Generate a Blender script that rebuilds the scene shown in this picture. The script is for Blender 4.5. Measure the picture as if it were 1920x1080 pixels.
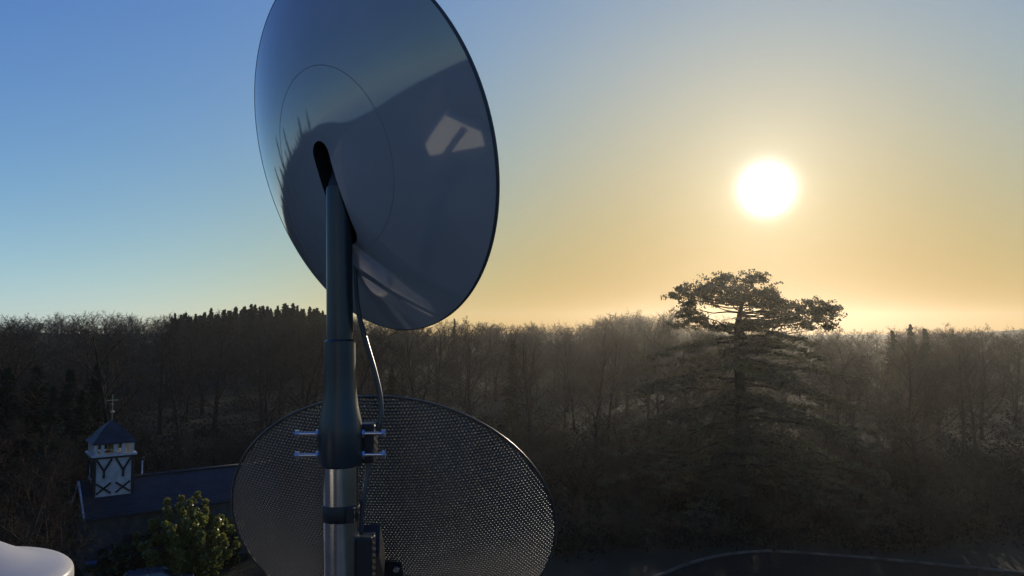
import bpy, bmesh, math, random
import numpy as np
from mathutils import Vector, Matrix

# ------------------------------------------------------------------ clear
for o in list(bpy.data.objects):
    bpy.data.objects.remove(o)
sc = bpy.context.scene
COL = sc.collection
R = math.radians

# ------------------------------------------------------------------ camera
FPX = 1387.0
PITCH = math.atan(85 / FPX)
CAM = np.array([0, 0, 14.0])
FW = np.array([0, math.cos(PITCH), math.sin(PITCH)])
UP = np.array([0, -math.sin(PITCH), math.cos(PITCH)])


def ray(x, y):
    return FW + np.array([1.0, 0, 0]) * (x - 960) / FPX + UP * (540 - y) / FPX


def at(x, y, depth):
    return CAM + ray(x, y) * depth


cam = bpy.data.objects.new('camera', bpy.data.cameras.new('camera'))
COL.objects.link(cam)
cam.location = CAM
cam.rotation_euler = (math.pi / 2 + PITCH, 0, 0)
cam.data.sensor_width = 36
cam.data.lens = 36 * FPX / 1920
cam.data.clip_start = 0.05
cam.data.clip_end = 9000
sc.camera = cam

# ------------------------------------------------------------------ sky
SUN = ray(1437, 355)
SUN = SUN / np.linalg.norm(SUN)
SUN_EL = math.asin(SUN[2])
SUN_AZ = math.atan2(SUN[0], SUN[1])
world = bpy.data.worlds.new('World')
sc.world = world
world.use_nodes = True


def build_world(nt):
    N, L = nt.nodes, nt.links
    bg = N['Background']
    bg.inputs[1].default_value = 0.1

    def m(op, a, b=None, c=None, clamp=False):
        n = N.new('ShaderNodeMath')
        n.operation = op
        n.use_clamp = clamp
        for i, v in enumerate((a, b, c)):
            if v is None:
                continue
            if isinstance(v, (int, float)):
                n.inputs[i].default_value = v
            else:
                L.new(v, n.inputs[i])
        return n.outputs[0]
    sky = N.new('ShaderNodeTexSky')
    sky.sky_type = 'NISHITA'
    sky.sun_disc = False
    sky.sun_elevation = SUN_EL
    sky.sun_rotation = SUN_AZ
    sky.air_density = 0.3
    sky.dust_density = 0.3
    sky.ozone_density = 1.0
    tc = N.new('ShaderNodeTexCoord')
    nv = N.new('ShaderNodeVectorMath')
    nv.operation = 'NORMALIZE'
    L.new(tc.outputs['Generated'], nv.inputs[0])
    dt = N.new('ShaderNodeVectorMath')
    dt.operation = 'DOT_PRODUCT'
    L.new(nv.outputs[0], dt.inputs[0])
    dt.inputs[1].default_value = tuple(SUN)
    th = m('MULTIPLY', m('ARCCOSINE', m('MINIMUM', dt.outputs['Value'], 0.9999999)), 180 / math.pi)
    sx = N.new('ShaderNodeSeparateXYZ')
    L.new(nv.outputs[0], sx.inputs[0])
    el = m('MAXIMUM', m('MULTIPLY', m('ARCSINE', sx.outputs[2]), 180 / math.pi), 0.0)
    t2 = m('POWER', m('DIVIDE', th, 28.0), 2.0)
    W = m('EXPONENT', m('MULTIPLY', m('ADD', t2, m('DIVIDE', el, 8.0)), -1.0))
    W2 = m('MULTIPLY', m('EXPONENT', m('MULTIPLY', m('POWER', m('DIVIDE', th, 24.0), 2.0), -1.0)), 0.52)
    # bright air round the sun
    core = m('MULTIPLY', m('EXPONENT', m('MULTIPLY', m('POWER', m('DIVIDE', th, 1.25), 2.0), -1.0)), 4.0)
    halo = m('EXPONENT', m('DIVIDE', th, -2.6))
    sep = N.new('ShaderNodeSeparateColor')
    L.new(sky.outputs[0], sep.inputs[0])
    comb = N.new('ShaderNodeCombineColor')
    A = (0.60, 0.99, 1.92)
    B = (-0.33, -0.02, 0.40)
    K = (1.06, 1.64, 3.5)
    HC = (0.52, 0.49, 0.38)
    G = (1.09, 1.07, 1.0)
    for i in range(3):
        n = m('POWER', m('MAXIMUM', m('MULTIPLY', sep.outputs[i], 0.1), 1e-5), G[i])
        x = m('MULTIPLY', n, math.exp(A[i]))
        x = m('DIVIDE', x, m('ADD', m('MULTIPLY', x, math.exp(B[i])), 1.0))
        x = m('MULTIPLY', x, m('EXPONENT', m('SUBTRACT', m('MULTIPLY', W, -K[i]), m('MULTIPLY', W2, (.92, .76, .45)[i]))))
        x = m('ADD', x, m('ADD', core, m('MULTIPLY', halo, HC[i])))
        L.new(m('MULTIPLY', x, 10.0), comb.inputs[i])
    L.new(comb.outputs[0], bg.inputs[0])


build_world(world.node_tree)

# ------------------------------------------------------------------ sun lamp
sl = bpy.data.lights.new('sun', 'SUN')
sl.energy = 3.0
sl.angle = R(0.53)
sl.color = (1.0, 0.86, 0.64)
sun = bpy.data.objects.new('sun', sl)
COL.objects.link(sun)
sun.location = (40, 120, 60)
sun.rotation_euler = Vector(SUN).to_track_quat('Z', 'Y').to_euler()

vs = sc.view_settings
vs.view_transform = 'Standard'
vs.look = 'None'
vs.gamma = 1
vs.use_curve_mapping = False
vs.exposure = 0.22
sc.cycles.max_bounces = 6
sc.cycles.volume_bounces = 0
sc.cycles.transparent_max_bounces = 8
sc.cycles.use_denoising = True


# ================================================================== helpers
def mat(name, color, rough=0.7, spec=0.5, metal=0.0, noise=None, bump=None, coat=0.0, transl=0.0, obj_var=0.0):
    """noise=(scale, second colour, detail); bump=(scale, strength, distance)"""
    ma = bpy.data.materials.new(name)
    ma.use_nodes = True
    nt = ma.node_tree
    b = nt.nodes['Principled BSDF']
    b.inputs['Base Color'].default_value = (*color, 1)
    b.inputs['Roughness'].default_value = rough
    b.inputs['Specular IOR Level'].default_value = spec
    b.inputs['Metallic'].default_value = metal
    b.inputs['Coat Weight'].default_value = coat
    b.inputs['Coat Roughness'].default_value = 0.04
    tc = nt.nodes.new('ShaderNodeTexCoord')
    col_out = None
    if noise:
        nz = nt.nodes.new('ShaderNodeTexNoise')
        nz.inputs['Scale'].default_value = noise[0]
        nz.inputs['Detail'].default_value = noise[2] if len(noise) > 2 else 6
        nt.links.new(tc.outputs['Object'], nz.inputs['Vector'])
        rp = nt.nodes.new('ShaderNodeMapRange')
        rp.inputs[1].default_value = 0.35
        rp.inputs[2].default_value = 0.65
        nt.links.new(nz.outputs['Fac'], rp.inputs[0])
        mx = nt.nodes.new('ShaderNodeMix')
        mx.data_type = 'RGBA'
        mx.inputs[6].default_value = (*color, 1)
        mx.inputs[7].default_value = (*noise[1], 1)
        nt.links.new(rp.outputs[0], mx.inputs[0])
        col_out = mx.outputs[2]
    if obj_var:
        oi = nt.nodes.new('ShaderNodeObjectInfo')
        mr = nt.nodes.new('ShaderNodeMapRange')
        mr.inputs[3].default_value = 1 - obj_var
        mr.inputs[4].default_value = 1 + obj_var
        nt.links.new(oi.outputs['Random'], mr.inputs[0])
        hs = nt.nodes.new('ShaderNodeHueSaturation')
        if col_out:
            nt.links.new(col_out, hs.inputs['Color'])
        else:
            hs.inputs['Color'].default_value = (*color, 1)
        nt.links.new(mr.outputs[0], hs.inputs['Value'])
        col_out = hs.outputs[0]
    if col_out:
        nt.links.new(col_out, b.inputs['Base Color'])
    if bump:
        nb = nt.nodes.new('ShaderNodeTexNoise')
        nb.inputs['Scale'].default_value = bump[0]
        nb.inputs['Detail'].default_value = 4
        nt.links.new(tc.outputs['Object'], nb.inputs['Vector'])
        bp = nt.nodes.new('ShaderNodeBump')
        bp.inputs['Strength'].default_value = bump[1]
        bp.inputs['Distance'].default_value = bump[2]
        nt.links.new(nb.outputs['Fac'], bp.inputs['Height'])
        nt.links.new(bp.outputs[0], b.inputs['Normal'])
    if transl:
        tr = nt.nodes.new('ShaderNodeBsdfTranslucent')
        if col_out:
            nt.links.new(col_out, tr.inputs[0])
        else:
            tr.inputs[0].default_value = (*color, 1)
        ms = nt.nodes.new('ShaderNodeMixShader')
        ms.inputs[0].default_value = transl
        out = nt.nodes['Material Output']
        nt.links.new(b.outputs[0], ms.inputs[1])
        nt.links.new(tr.outputs[0], ms.inputs[2])
        nt.links.new(ms.outputs[0], out.inputs[0])
    return ma


ORG = {}


class MB:
    def __init__(self):
        self.v, self.f = [], []

    def add(self, v, f):
        n = len(self.v)
        self.v += [tuple(map(float, p)) for p in v]
        self.f += [tuple(i + n for i in q) for q in f]
        return self

    def box(self, c, s, M=None, taper=1.0):
        hx, hy, hz = s[0] / 2, s[1] / 2, s[2] / 2
        P = []
        for z, k in ((-hz, 1), (hz, taper)):
            for x, y in ((-1, -1), (1, -1), (1, 1), (-1, 1)):
                p = Vector((x * hx * k, y * hy * k, z))
                if M is not None:
                    p = M @ p
                P.append((p[0] + c[0], p[1] + c[1], p[2] + c[2]))
        return self.add(P, [(3, 2, 1, 0), (4, 5, 6, 7), (0, 1, 5, 4), (1, 2, 6, 5), (2, 3, 7, 6), (3, 0, 4, 7)])

    def beam(self, a, b, w, h, up=(0, 0, 1)):
        a, b = Vector(a), Vector(b)
        d = (b - a)
        L = d.length
        d.normalize()
        s = d.cross(Vector(up)).normalized()
        u = s.cross(d)
        P = []
        for q in (a, b):
            for i, j in ((-1, -1), (1, -1), (1, 1), (-1, 1)):
                P.append(q + s * (i * w / 2) + u * (j * h / 2))
        return self.add(P, [(3, 2, 1, 0), (4, 5, 6, 7), (0, 1, 5, 4), (1, 2, 6, 5), (2, 3, 7, 6), (3, 0, 4, 7)])

    def tube(self, pts, rad, n=12, caps=True):
        pts = [Vector(p) for p in pts]
        if not isinstance(rad, (list, tuple)):
            rad = [rad] * len(pts)
        V, Fc = [], []
        prev = None
        for i, p in enumerate(pts):
            d = (pts[min(i + 1, len(pts) - 1)] - pts[max(i - 1, 0)])
            if d.length < 1e-9:
                d = Vector((0, 0, 1))
            d.normalize()
            if prev is None:
                s = d.cross(Vector((0, 0, 1)) if abs(d.z) < .9 else Vector((0, 1, 0))).normalized()
            else:
                s = (prev - d * prev.dot(d)).normalized()
            prev = s
            u = d.cross(s)
            for k in range(n):
                t = 2 * math.pi * k / n
                V.append(p + (s * math.cos(t) + u * math.sin(t)) * rad[i])
        for i in range(len(pts) - 1):
            for k in range(n):
                a, b = i * n + k, i * n + (k + 1) % n
                Fc.append((a, b, b + n, a + n))
        if caps:
            Fc.append(tuple(range(n - 1, -1, -1)))
            Fc.append(tuple((len(pts) - 1) * n + k for k in range(n)))
        return self.add(V, Fc)

    def lathe(self, prof, o, ax=(0, 0, 1), n=48, closed=False):
        """prof: list of (radius, height along axis)"""
        ax = Vector(ax).normalized()
        s = ax.cross(Vector((0, 0, 1)) if abs(ax.z) < .9 else Vector((0, 1, 0))).normalized()
        u = ax.cross(s)
        o = Vector(o)
        V, Fc = [], []
        for r, h in prof:
            for k in range(n):
                t = 2 * math.pi * k / n
                V.append(o + ax * h + (s * math.cos(t) + u * math.sin(t)) * max(r, 1e-5))
        m = len(prof)
        for i in range(m if closed else m - 1):
            j = (i + 1) % m
            for k in range(n):
                k2 = (k + 1) % n
                Fc.append((i * n + k, i * n + k2, j * n + k2, j * n + k))
        return self.add(V, Fc)

    def build(self, name, m, parent=None, smooth=False, bevel=0):
        return mesh_obj(name, self.v, self.f, m, parent, smooth, bevel)


def mesh_obj(name, v, f, m, parent=None, smooth=False, bevel=0):
    me = bpy.data.meshes.new(name)
    o0 = ORG.get(parent.name, (0, 0, 0)) if parent else (0, 0, 0)
    vv = np.asarray(v, float) - np.asarray(o0)
    me.from_pydata(vv.tolist(), [], f)
    return finish(name, me, m, parent, smooth, bevel, o0)


def finish(name, me, m, parent, smooth, bevel=0, o0=(0, 0, 0)):
    bm = bmesh.new()
    bm.from_mesh(me)
    bmesh.ops.recalc_face_normals(bm, faces=bm.faces)
    if bevel:
        bmesh.ops.bevel(bm, geom=[e for e in bm.edges if e.calc_face_angle(0) > R(30)], offset=bevel, segments=2, affect='EDGES', profile=.5)
    bm.to_mesh(me)
    bm.free()
    if smooth:
        me.shade_smooth()
        if smooth == 'auto':
            me.set_sharp_from_angle(angle=R(38))
    me.materials.append(m)
    o = bpy.data.objects.new(name, me)
    COL.objects.link(o)
    if parent:
        o.parent = parent
    ORG[o.name] = o0
    return o


def raw_obj(name, V, F, m, parent=None, smooth=False):
    """big meshes from numpy: all faces of one size"""
    o0 = ORG.get(parent.name, (0, 0, 0)) if parent else (0, 0, 0)
    V = np.asarray(V, np.float32) - np.asarray(o0, np.float32)
    F = np.asarray(F, np.int32)
    k = F.shape[1]
    me = bpy.data.meshes.new(name)
    me.vertices.add(len(V))
    me.vertices.foreach_set('co', V.ravel())
    me.loops.add(F.size)
    me.loops.foreach_set('vertex_index', F.ravel())
    me.polygons.add(len(F))
    me.polygons.foreach_set('loop_start', np.arange(0, F.size, k, dtype=np.int32))
    me.update(calc_edges=True)
    if smooth:
        me.shade_smooth()
    me.materials.append(m)
    o = bpy.data.objects.new(name, me)
    COL.objects.link(o)
    if parent:
        o.parent = parent
    ORG[o.name] = o0
    return o


def tag(o, label=None, cat=None, group=None, kind=None):
    if label:
        o['label'] = label
    if cat:
        o['category'] = cat
    if group:
        o['group'] = group
    if kind:
        o['kind'] = kind
    return o


def thing(name, loc, label, cat, group=None):
    o = bpy.data.objects.new(name, None)
    COL.objects.link(o)
    o.location = tuple(map(float, loc))
    o.empty_display_size = .2
    ORG[o.name] = tuple(map(float, loc))
    return tag(o, label, cat, group)


def copy_thing(src, loc, rz, scale, label=None, group=None):
    r = src.copy()
    COL.objects.link(r)
    r.location = loc
    r.rotation_euler = (0, 0, rz)
    r.scale = scale
    if label:
        r['label'] = label
    if group:
        r['group'] = group
    for ch in CH[src.name]:
        c = ch.copy()
        COL.objects.link(c)
        c.parent = r
    return r


CH = {}


def sstep(a, b, x):
    t = np.clip((x - a) / (b - a), 0, 1)
    return t * t * (3 - 2 * t)


# ================================================================== materials
M_grass = mat('winter_grass', (.024, .03, .013), .95, .1, noise=(.25, (.034, .027, .016), 8), bump=(6, .6, .05))
M_drive = mat('tarmac', (.034, .026, .016), 1.0, .03, noise=(3, (.024, .019, .012)), bump=(60, .5, .01))
M_kerb = mat('pale_kerbstone', (.13, .112, .085), .95, .1, noise=(1.2, (.06, .052, .04)))
M_hill = mat('far_hillside', (.05, .055, .03), .95, .1, noise=(.004, (.09, .075, .045)))
M_bark = mat('grey_brown_bark', (.04, .033, .026), .95, .1, noise=(3, (.026, .021, .017)), obj_var=.3)
M_twig = mat('brown_twig', (.05, .04, .03), .95, .08, obj_var=.35)
M_twigr = mat('russet_twig', (.066, .046, .028), .95, .08, obj_var=.35)
M_needle = mat('dark_needle', (.02, .032, .016), .9, .08, transl=.1, obj_var=.2)
M_cedar = mat('cedar_needle', (.06, .065, .038), .7, .2, noise=(.6, (.08, .072, .042)), transl=.45)
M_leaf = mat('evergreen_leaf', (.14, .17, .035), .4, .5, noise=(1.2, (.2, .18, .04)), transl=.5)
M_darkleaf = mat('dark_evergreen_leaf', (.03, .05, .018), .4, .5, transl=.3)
M_slate = mat('blue_slate', (.028, .034, .038), .55, .3, noise=(1.5, (.018, .022, .026)), bump=(9, .4, .02))
M_render = mat('white_lime_render', (.5, .47, .42), .85, .3, noise=(2.5, (.36, .34, .31)), bump=(30, .3, .004))
M_timber = mat('black_oak', (.018, .016, .015), .7, .4, bump=(25, .5, .01))
M_whitewood = mat('white_painted_wood', (.5, .48, .45), .5, .4, noise=(6, (.4, .38, .36)))
M_iron = mat('gilded_iron', (.38, .31, .2), .4, .5, metal=.7)
M_stone = mat('grey_rubble', (.10, .095, .085), .9, .2, noise=(2, (.06, .058, .05)), bump=(8, .8, .03))


# ================================================================== ground
def ground_z(x, y):
    d = np.hypot(x, y)
    left = sstep(60, -80, x)
    front = sstep(-40, 40, y)
    z = sstep(85, 340, d) * (1.0 + 6.5 * left) * front
    z += .35 * np.sin(x * .06 + 1.3) * np.cos(y * .05) * sstep(60, 110, d)
    # behind the house on the left the land falls away
    z = z - sstep(60, 950, d) * 70 * sstep(.2, -.2, y / (d + 1e-6)) * sstep(.3, -.3, x / (d + 1e-6))
    return z - sstep(500, 950, d) * 3


def build_ground():
    rr = np.concatenate([np.linspace(0, 60, 9), np.linspace(70, 400, 46), np.geomspace(430, 950, 9)])
    na = 180
    V = [(0, 0, 0)]
    F3 = []
    for r in rr[1:]:
        t = np.linspace(0, 2 * np.pi, na, endpoint=False)
        x, y = r * np.sin(t), r * np.cos(t)
        V += list(zip(x, y, ground_z(x, y)))
    for k in range(na):
        F3.append((0, 1 + (k + 1) % na, 1 + k))
    for i in range(len(rr) - 2):
        for k in range(na):
            a, b = 1 + i * na + k, 1 + i * na + (k + 1) % na
            F3.append((a, b, b + na, a + na))
    o = mesh_obj('ground', V, F3, M_grass, smooth=True)
    tag(o, kind='structure')


build_ground()


def build_hills():
    # low far ridges that show past the wood on the right
    xs = np.linspace(-700, 840, 160)
    V, F = [], []
    prof = [(-100, -6), (-40, .45), (0, 1.0), (50, .7), (110, -6)]
    for i, x in enumerate(xs):
        az = math.atan2(x, 720)
        h = 13.0 + 7.5 * sstep(.42, .66, az) + 1.3 * math.sin(x * .0122) + .8 * math.sin(x * .039 + 1)
        y0 = math.sqrt(max(760 ** 2 - min(abs(x), 720) ** 2 * .6, 1e4))
        for dy, k in prof:
            V.append((x, y0 + dy, k * h if k > 0 else k))
    n = len(prof)
    for i in range(len(xs) - 1):
        for k in range(n - 1):
            a = i * n + k
            F.append((a, a + n, a + n + 1, a + 1))
    tag(mesh_obj('hills', V, F, M_hill, smooth=True), kind='structure')


build_hills()

# driveway with its pale kerb, bottom right


def ground_px(x, y, z=0.0):
    d = ray(x, y)
    t = (z - CAM[2]) / d[2]
    return CAM + d * t


def smooth_curve(P, n=10):
    P = [np.asarray(p, float) for p in P]
    Q = []
    for i in range(len(P) - 1):
        p0, p1, p2, p3 = P[max(i - 1, 0)], P[i], P[i + 1], P[min(i + 2, len(P) - 1)]
        for k in range(n):
            t = k / n
            Q.append(.5 * ((2 * p1) + (-p0 + p2) * t + (2 * p0 - 5 * p1 + 4 * p2 - p3) * t * t + (-p0 + 3 * p1 - 3 * p2 + p3) * t ** 3))
    Q.append(P[-1])
    return Q


def build_drive():
    K = smooth_curve([ground_px(*p) for p in ((1080, 1150), (1235, 1082), (1330, 1049), (1430, 1036), (1560, 1043), (1700, 1055), (1830, 1068), (2000, 1084), (2200, 1100))], 12)
    V, F = [], []
    for i, p in enumerate(K):
        V += [(p[0], p[1], .012), (p[0] * .9 + 2, 20.0, .012)]
        if i:
            a = 2 * i
            F.append((a - 2, a, a + 1, a - 1))
    tag(mesh_obj('driveway', V, F, M_drive), kind='structure')
    B = MB()
    V, F = [], []
    for i, p in enumerate(K):
        t = K[min(i + 1, len(K) - 1)] - K[max(i - 1, 0)]
        nrm = np.array([-t[1], t[0], 0]) / np.hypot(t[0], t[1])
        for s, z in ((0, -.05), (0, .12), (.16, .13), (.16, -.05)):
            q = p + nrm * s
            V.append((q[0], q[1], z))
        if i:
            a = 4 * i
            for k in range(3):
                F.append((a - 4 + k, a - 3 + k, a + 1 + k, a + k))
    tag(mesh_obj('kerb', V, F, M_kerb), kind='structure')


build_drive()


# ================================================================== trees
def bare_tree(name, seed, H=13.0, spread=.42, levels=4, nl=11, twig=M_twig, label=None, cat='tree', group=None, tw=.017, clear=.22):
    rnd = random.Random(seed)
    tb, cb = MB(), ([], [])

    def rv(s):
        return Vector((rnd.gauss(0, s), rnd.gauss(0, s), rnd.gauss(0, s)))

    def ribbon(p, q, w):
        d = q - p
        s = d.cross(Vector((rnd.gauss(0, 1), rnd.gauss(0, 1), rnd.gauss(0, 1))))
        if s.length < 1e-6:
            return
        s.normalize()
        n = len(cb[0])
        cb[0].extend([p + s * w, p - s * w, q])
        cb[1].append((n, n + 1, n + 2))

    def prism(p, q, r0, r1):
        d = (q - p).normalized()
        s = d.cross(Vector((0, 0, 1)) if abs(d.z) < .9 else Vector((0, 1, 0))).normalized()
        u = d.cross(s)
        n = len(cb[0])
        for c, r in ((p, r0), (q, r1)):
            for k in range(3):
                t = 2.0944 * k
                cb[0].append(c + (s * math.cos(t) + u * math.sin(t)) * r)
        for k in range(3):
            k2 = (k + 1) % 3
            cb[1].append((n + k, n + k2, n + 3 + k2))
            cb[1].append((n + k, n + 3 + k2, n + 3 + k))

    def branch(p, d, L, r, lev):
        seg = 3 if lev < levels else 2
        pts = [p]
        for i in range(seg):
            d = (d + rv(.12) + Vector((0, 0, .09 if lev < 3 else .03))).normalized()
            pts.append(pts[-1] + d * (L / seg))
        if lev == 1:
            tb.tube(pts, [r * (1 - .75 * i / seg) for i in range(seg + 1)], 5, False)
        elif lev < levels:
            for i in range(seg):
                prism(pts[i], pts[i + 1], r * (1 - .8 * i / seg), r * (1 - .8 * (i + 1) / seg))
        else:
            ribbon(pts[0], pts[1], tw)
            ribbon(pts[1], pts[2], tw * .7)
            return
        n = {1: 7, 2: 7, 3: 7}[lev]
        for i in range(n):
            t = .28 + .72 * (i + rnd.random() * .8) / n
            k = min(int(t * seg), seg - 1)
            q = pts[k].lerp(pts[k + 1], t * seg - k)
            dd = (pts[k + 1] - pts[k]).normalized()
            side = dd.cross(rv(1)).normalized()
            nd = (dd * rnd.uniform(.5, .9) + side * rnd.uniform(.5, .9)).normalized()
            branch(q, nd, L * rnd.uniform(.42, .62) * (1.1 - .4 * t), r * .42, lev + 1)

    # trunk
    p = Vector((0, 0, -.3))
    d = Vector((0, 0, 1))
    pts, seg = [p], 9
    for i in range(seg):
        d = (d + Vector((rnd.gauss(0, .05), rnd.gauss(0, .05), 0))).normalized()
        pts.append(pts[-1] + d * ((H * .86 + .3) / seg))
    r0 = H * .017
    tb.tube(pts, [r0 * (1.35 if i == 0 else 1 - .86 * i / seg) for i in range(seg + 1)], 7, False)
    for i in range(nl):
        t = clear + (.97 - clear) * (i + rnd.random() * .7) / nl
        k = min(int(t * seg), seg - 1)
        q = pts[k].lerp(pts[k + 1], t * seg - k)
        a = i * 2.4 + rnd.uniform(-.5, .5)
        upk = .45 + .9 * t
        nd = Vector((math.cos(a), math.sin(a), upk * rnd.uniform(.8, 1.2))).normalized()
        L = H * spread * (1.05 - .62 * t) * rnd.uniform(.8, 1.15)
        branch(q, nd, L, r0 * (1 - .7 * t) * .5, 1)
    root = thing(name, (0, 0, 0), label, cat, group)
    a = mesh_obj('trunk', tb.v, tb.f, M_bark, root, True)
    b = raw_obj('crown', [tuple(v) for v in cb[0]], cb[1], twig, root)
    CH[root.name] = [a, b]
    return root, max(v[2] for v in cb[0])


def leaf_quads(centers, radii, n, size, rng, flat=.5, droop=0.0):
    """small leaf faces spread through ellipsoids -> V, F(triangles)"""
    C = np.repeat(np.asarray(centers, float), n, axis=0)
    Rr = np.repeat(np.asarray(radii, float), n, axis=0)
    m = len(C)
    d = rng.normal(size=(m, 3))
    d /= np.linalg.norm(d, axis=1)[:, None]
    P = C + d * Rr * (rng.random((m, 1)) ** .45)
    if droop:
        P[:, 2] -= droop * (np.hypot(P[:, 0] - C[:, 0], P[:, 1] - C[:, 1])) ** 2
    a = rng.normal(size=(m, 3)) * np.array([1, 1, flat])
    a /= np.linalg.norm(a, axis=1)[:, None]
    b = np.cross(a, rng.normal(size=(m, 3)) * np.array([flat, flat, 1]) + 1e-6)
    b /= np.linalg.norm(b, axis=1)[:, None]
    s = size * rng.uniform(.5, 1.3, (m, 1))
    V = np.concatenate([P - a * s, P + b * s * .55, P + a * s, P - b * s * .55], 1).reshape(-1, 3)
    i = np.arange(m)[:, None] * 4
    return V, np.concatenate([i, i + 1, i + 2, i + 3], 1)


def conifer(name, seed, H=17.0, rad=2.6, label=None, group=None, dens=1.0):
    rnd = random.Random(seed)
    rng = np.random.default_rng(seed)
    tb = MB()
    tb.tube([(0, 0, -.3), (0, 0, H * .5), (0, 0, H * .97)], [H * .014, H * .009, .02], 6, False)
    Vs, Fs, n0 = [], [], 0
    z = H * .08
    while z < H * .985:
        t = z / H
        L = rad * (1 - t) ** .9 + .04
        nb = rnd.randint(5, 7)
        for k in range(nb):
            a = rnd.random() * 6.283
            l = L * rnd.uniform(.65, 1.12)
            st = max(2, int(l / .42))
            cs, rs = [], []
            for j in range(st):
                q = (j + .7) / st
                zz = z - .34 * l * q * q + .1 * l * q + rnd.uniform(-.12, .12)
                cs.append((math.cos(a) * l * q, math.sin(a) * l * q, zz))
                w = min(.22 + .26 * (1 - abs(q - .5)), .06 + .3 * L)
                rs.append((w, w, .26))
            V, F = leaf_quads(cs, rs, int(6 * dens), .19, rng, .9)
            Vs.append(V)
            Fs.append(F + n0)
            n0 += len(V)
        z += H * .018 * rnd.uniform(.6, 1.4) + .06
    root = thing(name, (0, 0, 0), label, 'tree', group)
    a = mesh_obj('trunk', tb.v, tb.f, M_bark, root, True)
    b = raw_obj('crown', np.concatenate(Vs), np.concatenate(Fs), M_needle, root)
    CH[root.name] = [a, b]
    return root, H


LAB_WOOD = 'bare winter tree in the dark wood across the valley'
GRP_WOOD = 'bare trees of the wood'
LAB_CON = 'dark conifer with pointed top along the ridge of the wood'
GRP_CON = 'conifers along the ridge'
protos = [bare_tree('bare_tree', 10 + i, 13, (.40, .46, .34, .5, .42, .37)[i], nl=(11, 12, 10, 13, 12, 11)[i], label=LAB_WOOD, group=GRP_WOOD, twig=(M_twig, M_twig, M_twigr)[i % 3]) for i in range(6)]
cprotos = [conifer('conifer', 40 + i, 17, (2.4, 3.0, 2.0)[i], label=LAB_CON, group=GRP_CON) for i in range(3)]
used = {}


def skyline(px):
    """height in the photograph's pixels of the top of the wood"""
    return np.interp(px, [-3000, -1500, 0, 120, 190, 260, 330, 450, 600, 700, 860, 960, 1100, 1150, 1250, 1300, 1560, 1700, 1850, 1920, 2400],
                     [612, 605, 598, 592, 584, 594, 592, 586, 590, 600, 604, 610, 608, 590, 588, 612, 622, 618, 618, 614, 612])


def place(pr, x, y, h, rz, label=None, group=None, wid=1.0):
    root, top = pr
    s = h / top
    zz = float(ground_z(np.float64(x), np.float64(y)))
    if root.name not in used:
        used[root.name] = 1
        root.location = (x, y, zz)
        root.rotation_euler = (0, 0, rz)
        root.scale = (s * wid, s * wid, s)
        if label:
            root['label'] = label
        if group:
            root['group'] = group
        return root
    return copy_thing(root, (x, y, zz), rz, (s * wid, s * wid, s), label, group)


rng = np.random.default_rng(5)
rnd = random.Random(7)


def px_of(x, y):
    return 960 + FPX * x / (y * math.cos(PITCH))


def scatter(n, az0, az1, d0, d1, mind, avoid=()):
    P = []
    tries = 0
    while len(P) < n and tries < 60000:
        tries += 1
        az = math.radians(rng.uniform(az0, az1))
        d = math.sqrt(rng.uniform(d0 ** 2, d1 ** 2))
        x, y = d * math.sin(az), d * math.cos(az)
        if any((x - a) ** 2 + (y - b) ** 2 < r * r for a, b, r in avoid):
            continue
        if all((x - a) ** 2 + (y - b) ** 2 < 1e9 and (x - a) ** 2 + (y - b) ** 2 > mind ** 2 for a, b in P):
            P.append((x, y))
    return P


AVOID = [(17.5, 57, 10), (-8, 79, 8), (-4, 90, 8)]
near = scatter(250, -38, 38, 74, 215, 6.2, AVOID)
for x, y in near:
    zt = 14 + (625 - skyline(px_of(x, y))) / FPX * y
    g = float(ground_z(np.float64(x), np.float64(y)))
    h = min(max(zt - g - rng.normal(.9, 1.3) * (1 if y > 120 else .7), 7.5), 18)
    place(protos[rnd.randrange(6)], x, y, h, rnd.random() * 6.28, wid=rnd.uniform(.8, 1.4))

# conifers of the ridge
for i in range(84):
    px = 318 + 310 * (i + rnd.random() * 1.6 - .3) / 84
    y = rnd.uniform(195, 235)
    x = (px - 960) / FPX * y
    ys = np.interp(px, [320, 400, 480, 540, 620], [590, 582, 574, 570, 582]) + rnd.choice([-3, 0, 3, 6, 9]) + rnd.uniform(-2, 3)
    g = float(ground_z(np.float64(x), np.float64(y)))
    place(cprotos[rnd.randrange(3)], x, y, 14 + (625 - ys) / FPX * y - g, rnd.random() * 6.28, wid=rnd.uniform(1.1, 2.1))
for px, ys, y, w, lab in ((852, 596, 190, .9, 'lone pointed conifer at the skyline beside the big dish rim'),
                          (962, 634, 105, 1.5, 'broad dark conifer standing among the bare trees, right of the dish'),
                          (735, 690, 92, 1.6, 'squat dark conifer right behind the lower mesh dish'),
                          (1672, 618, 112, 1.5, 'left conifer of the three dark tops right of the cedar'),
                          (1706, 608, 116, 1.3, 'middle and tallest conifer of the three right of the cedar'),
                          (1733, 614, 110, 1.5, 'right conifer of the three dark tops right of the cedar')):
    x = (px - 960) / FPX * y
    g = float(ground_z(np.float64(x), np.float64(y)))
    place(cprotos[rnd.randrange(3)], x, y, 14 + (625 - ys) / FPX * y - g, rnd.random() * 6.28, lab, 'single conifers in the wood', w)


for i in range(16):
    az = R(-41 - 36 * (i + rnd.random()) / 16)
    d = rnd.uniform(48, 66)
    x, y = d * math.sin(az), d * math.cos(az)
    place(cprotos[i % 3], x, y, 14 + math.tan(R(rnd.uniform(.5, 6.5))) * d, rnd.random() * 6.28, 'dark conifer mirrored at the left edge of the round dish', 'conifers mirrored in the round dish', 1.1)


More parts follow.
